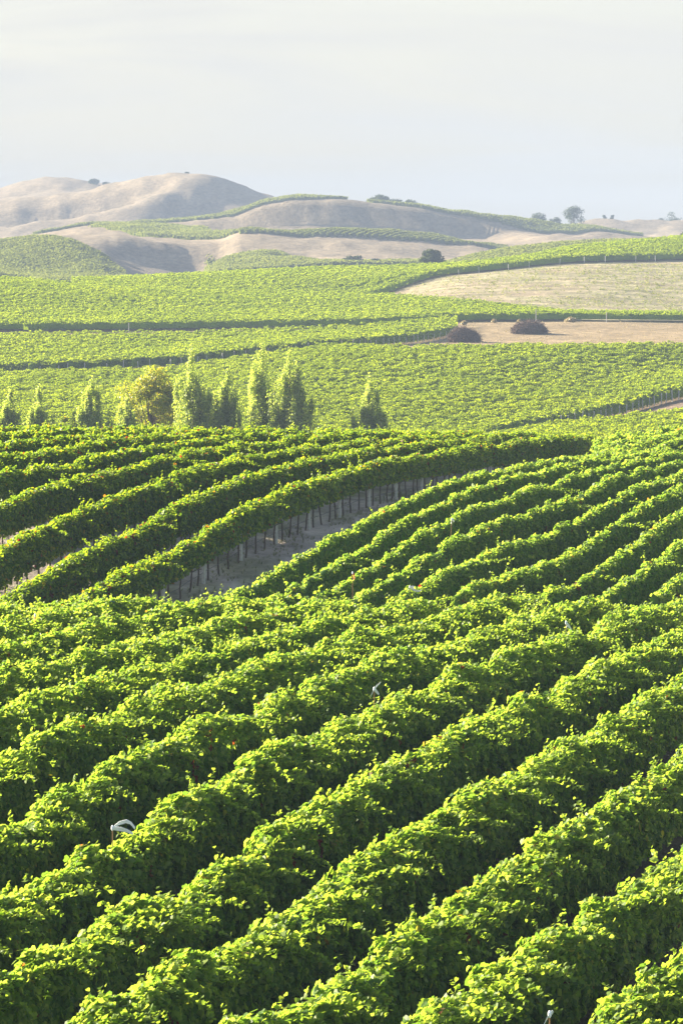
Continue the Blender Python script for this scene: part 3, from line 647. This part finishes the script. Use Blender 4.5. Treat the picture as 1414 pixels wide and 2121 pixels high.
# ------------------------------------------------------------------ young vines on the bare field
poly = [(XU(u, Y), Y) for u, Y in [(760, 918), (850, 940), (930, 958), (1060, 968), (1200, 980), (1414, 992), (1600, 995), (1600, 815), (1414, 828), (1180, 850), (940, 872), (820, 900)]]
n = 9000
yy = np.floor(rng.uniform(820, 995, n) / 3) * 3.0 + rng.normal(0, .12, n); xx = rng.uniform(10, 110, n)
yy = yy + .02 * xx
ok = inside(poly, xx, yy) & (rng.uniform(0, 1, n) < .25 + .5 * np.clip((U(xx, yy) - 850) / 500, 0, 1) + .5 * vn(xx / 9, yy / 6, 41)); xx, yy = xx[ok], yy[ok]
m_ = len(xx); P_ = np.repeat(np.stack([xx, yy, gz(xx, yy)], 1), 6, 0) + rng.normal(0, .16, (m_ * 6, 3)) * np.array([1.6, 1, .6]) + np.array([0, 0, .22])
v, f, k = leaves(P_, np.tile([0, 0, 1.0], (m_ * 6, 1)), rng.uniform(.18, .36, m_ * 6), 4)
weed_m = leaf_mat('young_leaf', [(0, (.16, .2, .06)), (.6, (.26, .3, .09)), (1, (.38, .34, .16))], (1.3, 1.3, .6), .4)
tag(link('young_vines', new_mesh('young_vines', v, f, 3, weed_m, np.repeat(rng.uniform(0, 1, m_ * 6), k))), 'sparse green seedlings scattered in lines on the bare field', 'young vines', kind='stuff')
# dry grass along the track edges and strip
def tufts(name, label, xx, yy, hgt, spread, per, mats):
    m_ = len(xx); b_ = np.repeat(np.stack([xx, yy, gz(xx, yy)], 1), per, 0)
    a = rng.uniform(0, 2 * pi, m_ * per); ln_ = np.repeat(hgt * rng.uniform(.5, 1.2, m_), per) * rng.uniform(.6, 1, m_ * per)
    tip = b_ + np.stack([cos_(a) * spread, sin_(a) * spread, ln_], 1); w_ = np.stack([-sin_(a), cos_(a), 0 * a], 1) * (ln_ * .09)[:, None]
    v = np.stack([b_ - w_, b_ + w_, tip], 1).reshape(-1, 3); f = np.arange(len(v)).reshape(-1, 3)
    return tag(link(name, new_mesh(name, v, f, 3, mats, np.repeat(rng.uniform(0, 1, m_ * per), 3))), label, 'grass', kind='stuff')
dry_m = leaf_mat('dry_grass', [(0, (.22, .19, .09)), (.5, (.42, .34, .18)), (1, (.55, .46, .27))], (1, 1, .8), .3)
grn_m = leaf_mat('track_weed', [(0, (.08, .11, .03)), (.5, (.15, .17, .06)), (1, (.3, .27, .12))], (1, 1, .6), .3)
n = 5200; yy = rng.uniform(655, 792, n); uu = rng.uniform(760, 1560, n); xx = XU(uu, yy)
ok = yy > np.interp(uu, [700, 860, 1414], [700, 652, 652]); ok &= rng.uniform(0, 1, n) < .45 + .5 * vn(xx / 12, yy / 5, 42)
tufts('dry_grass', 'dry straw-coloured grass on the bare strip around the brush piles', xx[ok], yy[ok], .35, .15, 9, dry_m)
n = 9000; yy = rng.uniform(136, 215, n); xl = -43.63 + SC * yy; xr_ = -48.6 + SL * yy + .4; t = rng.uniform(-.2, 1.1, n) ** 1.0
xx = xl + (xr_ - xl) * t + .0; ok = rng.uniform(0, 1, n) < .25 + .6 * vn(xx / 1.1, yy / 3, 43) + .25 * (np.abs(t - .05) < .12)
tufts('track_weeds', 'low weeds and clods on the shaded dirt track', xx[ok], yy[ok], .15, .12, 8, grn_m)

# ------------------------------------------------------------------ end posts of the middle vineyard
pf = MB(); pf.tube([(0, 0, -.2), (0, 0, 2.1)], [.075, .07], 6)
PF = new_mesh('end_post', np.vstack(pf.v), np.vstack(pf.f), 4, post_m)
def posts_along(pts, step, label, group, off=(0, -1.0), jit=.2, tall=1.0):
    pts = [(XU(u, Y) + off[0], Y + off[1]) for u, Y in pts]
    for (x1, y1), (x2, y2) in zip(pts[:-1], pts[1:]):
        L_ = math.hypot(x2 - x1, y2 - y1); n = int(L_ / step)
        for i in range(n):
            t = (i + random.uniform(-jit, jit)) / n; x, y = x1 + (x2 - x1) * t, y1 + (y2 - y1) * t
            o = link('end_post', PF); o.location = (x, y, float(gz(x, y))); o.rotation_euler = (random.gauss(0, .05), random.gauss(0, .05), random.uniform(0, 3))
            k = random.uniform(.62, .85) * tall; o.scale = (1, 1, k)
            tag(o, label, 'post', group)
posts_along([(1020, 480), (1200, 505), (1414, 540), (1440, 544)], 2.2, 'grey end post in the line beside the soil track at right', 'end posts along the soil track', (.2, -.15))
posts_along([(80, 661), (350, 665), (560, 680), (707, 692), (945, 740)], 2.6, 'grey end post in the line under the vineyard wedge', 'end posts under the vineyard wedge', (0, -.1), .25)
posts_along([(930, 967), (1060, 977), (1200, 990), (1414, 1002)], 6.5, 'pale post in the shaded line above the bare field', 'posts above the bare field', (0, -.9), .3)
for i, (u, Y, h_, lab) in enumerate([(1109, 789, 1.3, 'pale wooden post standing above the right brush pile'), (1255, 790, 1.0, 'thin pale stake far right along the bare strip'), (267, 781, 1.0, 'pale stake on the soil line left of the poplar tops')]):
    o = link('stake', PF); x = XU(u, Y); o.location = (x, Y, float(gz(x, Y))); o.scale = (1.2, 1.2, h_); tag(o, lab, 'post')

# ------------------------------------------------------------------ trees
def tree(name, label, cat, u, Y, r_top, half_px, mats, style='round', seed=0, group=None, nleaf=6000, size=.2, base_r=None):
    r = np.random.default_rng(seed)
    x = XU(u, Y); g = float(gz(x, Y)); top = float(zr(r_top, Y)) - g; wd = half_px / FOC * Y
    root = empty(name, (x, Y, g))
    mb = MB(); P, D_ = [], []
    if style == 'poplar':
        mb.tube([(0, 0, -.3), (.05, 0, top * .35), (0, .05, top * .95)], [.17, .12, .02], 7)
        for i in range(24):
            a = r.uniform(0, 2 * pi); rho = 0 if i == 0 else wd * r.uniform(.18, .80); R_ = wd * (.28 if i == 0 else r.uniform(.15, .29))
            tip = top * (1 if i == 0 else (1 - .54 * (rho / wd) ** 1.25) * r.uniform(.74, 1.02)); zb = top * r.uniform(.05, .16)
            ax = np.array([(cos(a) * rho * .25, sin(a) * rho * .25, zb), (cos(a) * rho * .75, sin(a) * rho * .75, zb + (tip - zb) * .35), (cos(a) * rho, sin(a) * rho, zb + (tip - zb) * .7), (cos(a) * rho * 1.02, sin(a) * rho * 1.02, tip)])
            mb.tube(ax, [.07, .05, .025, .008], 5)
            nt_ = int(46 * (tip / top)); tt = r.uniform(.03, 1, nt_) ** .9; rad = R_ * np.sin(pi * np.clip(tt, 0, 1) ** .62) ** .8 * r.uniform(.35, 1, nt_) ** .5
            aa = r.uniform(0, 2 * pi, nt_); cc = np.stack([np.interp(tt, [0, .35, .7, 1], ax[:, j_]) for j_ in range(3)], 1) + np.stack([cos_(aa) * rad, sin_(aa) * rad, 0 * aa], 1)
            m = int(nleaf / (24 * 40)); c = np.repeat(cc, m, 0) + r.normal(0, 1, (nt_ * m, 3)) * np.array([.13, .13, .36]) * (.55 + wd / 5); ctr = np.repeat(np.stack([np.interp(tt, [0, .35, .7, 1], ax[:, j_]) for j_ in range(3)], 1), m, 0)
            P.append(c); D_.append(norm((c - ctr) * np.array([1, 1, .2])) + np.array([0, 0, .35]))
    else:
        nb = 34 if style == 'round' else 22
        th = top * (.25 if style == 'round' else .12)
        mb.tube([(0, 0, -.3), (.1, 0, th), (0, .1, top * .6)], [.28 * top / 8, .2 * top / 8, .08], 7)
        for i in range(nb):
            a = r.uniform(0, 2 * pi); el = r.uniform(-.1, 1.5); rad = r.uniform(.55, 1) 
            c0 = np.array([cos(a) * cos(el) * wd * rad, sin(a) * cos(el) * wd * rad, th + (top - th) * (.12 + .75 * sin(max(el, 0)) * rad + .1 * r.uniform())])
            pts = np.array([(0, 0, th * .8), c0 * np.array([.45, .45, 0]) + np.array([0, 0, (th + c0[2]) / 2 + .2]), c0])
            mb.tube(pts, [.09, .05, .015], 5)
            m = nleaf // nb; sp = min(wd, top) * .27 * r.uniform(.7, 1.25)
            c0[2] = min(c0[2], top - sp * .55); c = c0 + norm(r.normal(0, 1, (m, 3))) * (r.uniform(0, 1, m) ** .4)[:, None] * sp * 1.35 * np.array([1, 1, .75]); c[:, 2] = np.abs(c[:, 2] - .1) + .1
            P.append(c); D_.append(norm(c - c0) + np.array([0, 0, .6]))
    mb.build('trunk', bark_m, root, True)
    P = np.vstack(P); D_ = norm(np.vstack(D_)) + SUNV * .7
    v, f, k = leaves(P, D_, size * r.uniform(.7, 1.3, len(P)), 4, .3, .8)
    link('crown', new_mesh('crown', v, f, 3, mats, np.repeat(r.uniform(0, 1, len(P)), k)), root)
    tag(root, label, cat, group); return root
PG = 'poplars standing behind the left-hand knoll'
for i, (u, Y, rt, hp, lab) in enumerate([
    (22, 398, 816, 42, 'small silvery poplar at the left picture edge'), (80, 402, 812, 44, 'small silvery poplar second from the left edge'),
    (190, 400, 786, 50, 'silvery poplar standing alone left of the yellow tree'), (262, 392, 828, 36, 'short pale poplar in front of the yellow tree'),
    (398, 400, 728, 66, 'tall poplar right beside the yellow tree'), (472, 402, 770, 46, 'slim poplar between the tall pair and the yellow tree'),
    (543, 404, 719, 68, 'tallest dense poplar, left one of the close pair'), (600, 399, 725, 56, 'tall poplar, right one of the close pair'),
    (765, 400, 782, 46, 'lone poplar standing apart at the right')]):
    tree('poplar_tree', lab, 'tree', u, Y, rt, hp, poplar_m, 'poplar', (60 + i if i != 8 else 77), PG, 34000, .17)
tree('yellowing_tree', 'broad round tree with yellowing leaves among the poplars', 'tree', 312, 406, 750, 68, yellow_m, 'round', 71, None, 16000, .17)
tree('shrub', 'dark green bush between the tall poplar and the slim one', 'shrub', 440, 410, 835, 34, oak_m, 'bush', 72, 'bushes among the poplars', 4200, .24)
tree('shrub', 'orange-tinged low bush at the foot of the second poplar', 'shrub', 98, 398, 868, 22, yellow_m, 'bush', 73, 'bushes among the poplars', 1800, .2)
tree('shrub', 'pale yellow bush between the second and third poplars', 'shrub', 128, 400, 850, 20, yellow_m, 'bush', 74, 'bushes among the poplars', 1800, .2)
tree('shrub', 'green bush on the right side of the third poplar', 'shrub', 222, 404, 850, 30, vine_f, 'bush', 75, 'bushes among the poplars', 2500, .22)
# oaks and skyline trees
tree('oak_tree', 'dark oak standing on the green crest in the middle', 'tree', 894, 1105, 514, 31, oak_m, 'round', 80, None, 7000, .5)
tree('oak_tree', 'dark tree top peeking over the crest at the right edge', 'tree', 1412, 1140, 479, 26, oak_m, 'bush', 81, None, 3000, .5)
for i, (u, Y, rt, hp, lab, st) in enumerate([
    (735, 1400, 530, 30, 'hazy grey oak left of the dark oak on the crest', 'bush'), (775, 1405, 537, 22, 'smaller hazy bush right of the hazy grey oak', 'bush'),
    (855, 1720, 480, 14, 'small dark bush above the striped vine band', 'bush'),
    (787, 2030, 403, 20, 'bigger skyline oak at the left end of the ridge hedge', 'round'), (770, 2032, 410, 12, 'low skyline oak touching the bigger ridge oak', 'bush'),
    (815, 2034, 413, 22, 'low dark tree clump right of the ridge oak', 'bush'), (845, 2034, 415, 20, 'last dark tree clump at the right end of the ridge hedge', 'bush'),
    (1187, 2120, 425, 27, 'large round oak on the skyline at the right', 'round'), (1112, 2100, 440, 20, 'low oak clump left of the large skyline oak', 'bush'), (1150, 2110, 448, 16, 'small bush at the left foot of the large skyline oak', 'bush'),
    (1250, 2480, 443, 12, 'tiny grey bush on the tan hill at the right', 'bush'), (1266, 2478, 440, 5, 'tiny round tree alone on top of the tan hill', 'round'),
    (1395, 2520, 440, 26, 'hazy oak clump on the skyline at the right edge', 'bush'), (1368, 2515, 447, 12, 'small hazy tree left of the right-edge oak clump', 'bush'),
    (198, 2890, 370, 14, 'dark tree clump in the saddle of the far left hills', 'bush'), (222, 2890, 377, 9, 'small dark bush right of the saddle tree clump', 'bush'), (388, 2506, 356, 4, 'tiny bush on the summit of the big hill', 'bush')]):
    tree('oak_tree' if st == 'round' else 'tree_clump', lab, 'tree', u, Y, rt, hp, oak_m, st, 90 + i, None, 2600, .55 if Y < 2400 else .7)

# ------------------------------------------------------------------ brush piles
def pile(u, Y, hw_px, h_px, seed, lab):
    r = np.random.default_rng(seed); x = XU(u, Y); g = float(gz(x, Y)); a = hw_px / FOC * Y; h = h_px / FOC * Y
    root = empty('brush_pile', (x, Y, g)); mb = MB(); core = MB()
    # lumpy core
    nu, nv = 28, 10
    th = np.arange(nu) * 2 * pi / nu; ph = np.linspace(0, pi / 2, nv)
    T, Pp = np.meshgrid(th, ph, indexing='ij'); q = 1 + .16 * vn(T * 1.3, Pp * 1.2, seed) 
    vx = np.stack([a * .86 * q * cos_(T) * cos_(Pp), a * .6 * q * sin_(T) * cos_(Pp), h * .86 * q * sin_(Pp) - .1], -1).reshape(-1, 3)
    i, j = np.meshgrid(np.arange(nu), np.arange(nv - 1), indexing='ij')
    core.add(vx, np.stack([i*nv+j, ((i+1) % nu)*nv+j, ((i+1) % nu)*nv+j+1, i*nv+j+1], -1).reshape(-1, 4)); core.build('core', twig_m, root)
    for k in range(1700):
        t, p_ = r.uniform(0, 2 * pi), math.asin(r.uniform(0, 1)); c = np.array([a * .9 * cos(t) * cos(p_), a * .62 * sin(t) * cos(p_), h * .88 * sin(p_)])
        d = norm(r.normal(0, 1, 3) * np.array([1, 1, .6])); o_ = norm(c) * r.uniform(0, .12)
        c = c * (1 + .16 * float(vn(np.array([t * 1.3]), np.array([p_ * 1.2]), seed)[0])); ln_ = r.uniform(.6, 2.0); bend = norm(r.normal(0, 1, 3)) * .2
        mb.tube([c + o_ - d * ln_ / 2, c + o_ * 1.5 + bend * .5, c + o_ + d * ln_ / 2 - bend * .3], [.045, .04, .015], 4)
    mb.build('dead_canes', twig_m, root)
    tag(root, lab, 'brush pile', 'piles of pulled vines on the bare strip')
pile(961, 724, 34, 31, 1, 'taller brush pile of dead canes, the left one')
pile(1094, 748, 36, 26, 2, 'flatter brush pile of dead canes, the right one')
tree('dry_shrub', 'dry pinkish weed bush along the strip right of the piles', 'shrub', 1180, 788, 657, 13, dry_m, 'bush', 120, 'dry weeds along the strip', 900, .3)
tree('dry_shrub', 'small dry weed tuft above and between the piles', 'shrub', 1022, 787, 660, 6, dry_m, 'bush', 121, 'dry weeds along the strip', 500, .25)
tree('dry_shrub', 'dry weed tuft up and left of the taller pile', 'shrub', 960, 780, 664, 7, dry_m, 'bush', 122, 'dry weeds along the strip', 500, .25)
tree('dry_shrub', 'dry weed tuft just left of the tall pale post', 'shrub', 1075, 787, 661, 6, dry_m, 'bush', 123, 'dry weeds along the strip', 500, .25)

# ------------------------------------------------------------------ bird-scare ribbons on stakes
def strip_mesh(mb, pts, wid, side=(0, 0, 1)):
    pts = np.array(pts, float); sd_ = np.array(side, float); v = np.empty((len(pts) * 4, 3)); nrm = np.cross(np.gradient(pts, axis=0), sd_); nrm = norm(nrm) * .003
    w_ = np.broadcast_to(wid, (len(pts),))[:, None] / 2 * sd_
    v[0::4] = pts - w_ - nrm; v[1::4] = pts + w_ - nrm; v[2::4] = pts + w_ + nrm; v[3::4] = pts - w_ + nrm
    i = np.arange(len(pts) - 1)[:, None]; j = np.arange(4)[None]
    mb.add(v, np.stack([i*4+j, i*4+(j+1) % 4, (i+1)*4+(j+1) % 4, (i+1)*4+j], -1).reshape(-1, 4)); e = (len(pts) - 1) * 4; mb.add(v[:4], [(0, 1, 2, 3)]); mb.add(v[e:e+4], [(3, 2, 1, 0)])
def ribbon(u, r_knot, Y, lab, tails, cup=None, lean=0.0, stake=True, mt=None, sm=None):
    """stake in the row with a knot at the head and fluttering tails (in metres, x right / z up)"""
    best = None
    for CC, st, h_, lo, hi in ((17.27, 2.558, 1.86, 52, 126), (48.34, -2.234, 1.9, 131, 215), (43.63, 2.68, 2.1, 129, 236)):
        sl = SC if CC == 43.63 else SL
        for k in range(-3, 15):
            y = (CC + st * k) / (sl - (u - CX) / FOC)
            if not lo < y < hi or abs(y - Y) > 12: continue
            x_ = XU(u, y); rt = 1060.5 - FOC * math.tan(math.atan2(float(gz(x_, y)) + h_, y) - PITCH)
            e = rt - r_knot
            if e >= 6 and (best is None or e < best[0]): best = (e, y)
    if best: Y = best[1] - .25
    x = XU(u, Y); g = float(gz(x, Y)); zk = float(zr(r_knot, Y)) - g
    print('ribbon', u, r_knot, best, round(zk, 2))
    root = empty('scare_ribbon', (x, Y, g))
    mb = MB(); mb.tube([(-lean, 0, .2), (-lean * .4, 0, zk * .6), (0, 0, zk + .03)], .011, 6); mb.build('stake', sm or stake_m, root)
    mb = MB()
    for tl in tails:
        k_ = np.linspace(0, 1, 9); p = np.array([(0, 0, zk)] + [(a, b_, zk + c_) for a, b_, c_ in tl]); kk_ = np.linspace(0, 1, len(p))
        pts = np.stack([np.interp(k_, kk_, p[:, j]) for j in range(3)], 1)
        strip_mesh(mb, pts, .075 + .02 * np.sin(k_ * 5), norm(np.array([.25, -.45, .85])))
    mb.build('ribbon', mt or ribbon_m, root)
    mb = MB(); th = np.linspace(0, 2 * pi, 9)[:-1]
    mb.tube([(0, -.01, zk - .05), (0, -.01, zk - .02), (0, -.01, zk + .03), (0, -.01, zk + .06)], [.012, .028, .026, .008], 8); mb.build('knot', cup or ribbon_m, root)
    tag(root, lab, 'bird scarer', 'bird-scare ribbons in the vines'); return root
def rowY(u, k, A=True): # distance at which foreground row k crosses column u
    return (17.27 + 2.558 * k) / (SL - (u - CX) / FOC)
ribbon(229, 1716, rowY(229, 5) - .2, 'looped silver ribbon lying on the vines at lower left', [[(.12, -.05, .1), (.27, -.1, .15), (.36, -.15, .12), (.44, -.2, .03)], [(.15, -.1, .0), (.3, -.15, -.03), (.4, -.2, -.08)]])
ribbon(775, 1428, rowY(775, 5) - .0, 'silver ribbon with three spread tails, near the picture middle', [[(.06, 0, .07), (.14, 0, .15)], [(.05, 0, -.05), (.11, 0, -.12)], [(-.04, 0, -.08), (-.09, -.02, -.18)]])
ribbon(849, 1216, 121, 'pale blue ribbon drooping right, on a bent stake', [[(.15, 0, 0), (.1, 0, -.02)], [(.1, 0, -.07), (.26, 0, -.15), (.4, 0, -.12)]], lean=.1)
ribbon(730, 1187, 137, 'small red and white ribbon left of the drooping one', [[(-.04, 0, -.1), (.03, 0, -.2)], [(.05, 0, -.06), (.07, 0, -.22)]], mt=red_m)
ribbon(936, 1076, 153, 'thin silver ribbon high in the right-hand block', [[(.05, 0, .02), (.08, 0, -.08)], [(-.03, 0, -.1), (0, 0, -.2)]], lean=.15)
ribbon(1082, 1017, 172, 'small white ribbon in the upper right-hand block', [[(.1, 0, 0), (.12, 0, -.08)], [(-.05, 0, -.08), (-.06, 0, -.14)]])
ribbon(1237, 945, 196, 'white ribbon flapping at the far end of the hedge', [[(.08, 0, -.06), (.2, 0, -.14)], [(0, 0, .1), (-.02, 0, .14)]])
ribbon(227, 1246, 117, 'white and blue tag on a stake before the hedge rows', [[(.02, 0, -.06), (.02, 0, -.2)], [(.1, 0, -.04), (.22, 0, -.14)]], mt=blue_m)
ribbon(487, 1255, 115, 'narrow silver ribbon slanting right over the crest vines', [[(.2, -.05, -.06), (.4, -.1, -.22), (.55, -.15, -.33)], [(.08, 0, -.1), (.2, 0, -.12)]])
ribbon(70, 1275, 107, 'red tattered ribbon on a stake at the left edge', [[(-.03, 0, -.15), (-.05, 0, -.3)], [(.02, -.05, -.3), (.1, -.08, -.45)]], mt=red_m)
ribbon(1174, 1290, 112, 'white ribbon knotted at the stake top on the right', [[(.03, 0, -.08), (.0, 0, -.2)], [(.08, 0, -.1), (.15, 0, -.2)]])
ribbon(1143, 2102, 62.3, 'white ribbon tied to an orange stake at the bottom edge', [[(-.05, -.03, -.07), (-.11, -.05, -.2)], [(.03, 0, .03), (.05, 0, .02)]])

# ------------------------------------------------------------------ haze
mb = MB(); x0, x1, y0, y1, z0, z1 = -1750, 1750, -40, 3420, -55, 62
box_mb(mb, ((x0+x1)/2, (y0+y1)/2, (z0+z1)/2), (x1-x0, y1-y0, z1-z0))
hm = mat('haze_air'); nt = hm.node_tree
pv = nt.nodes.new('ShaderNodeVolumePrincipled'); pv.inputs['Color'].default_value = (.475, .60, .845, 1); pv.inputs['Density'].default_value = .00023; pv.inputs['Anisotropy'].default_value = -.3
o = nt.nodes.new('ShaderNodeOutputMaterial'); nt.links.new(pv.outputs[0], o.inputs['Volume'])
hz = mb.build('haze', hm); tag(hz, 'thin pale haze over the whole valley', 'haze', kind='stuff')
print('COUNTS', cnt, 'faces', sum(len(o.data.polygons) for o in scene.objects if o.type == 'MESH'))
print('zrange', GZ.min(), GZ.max())
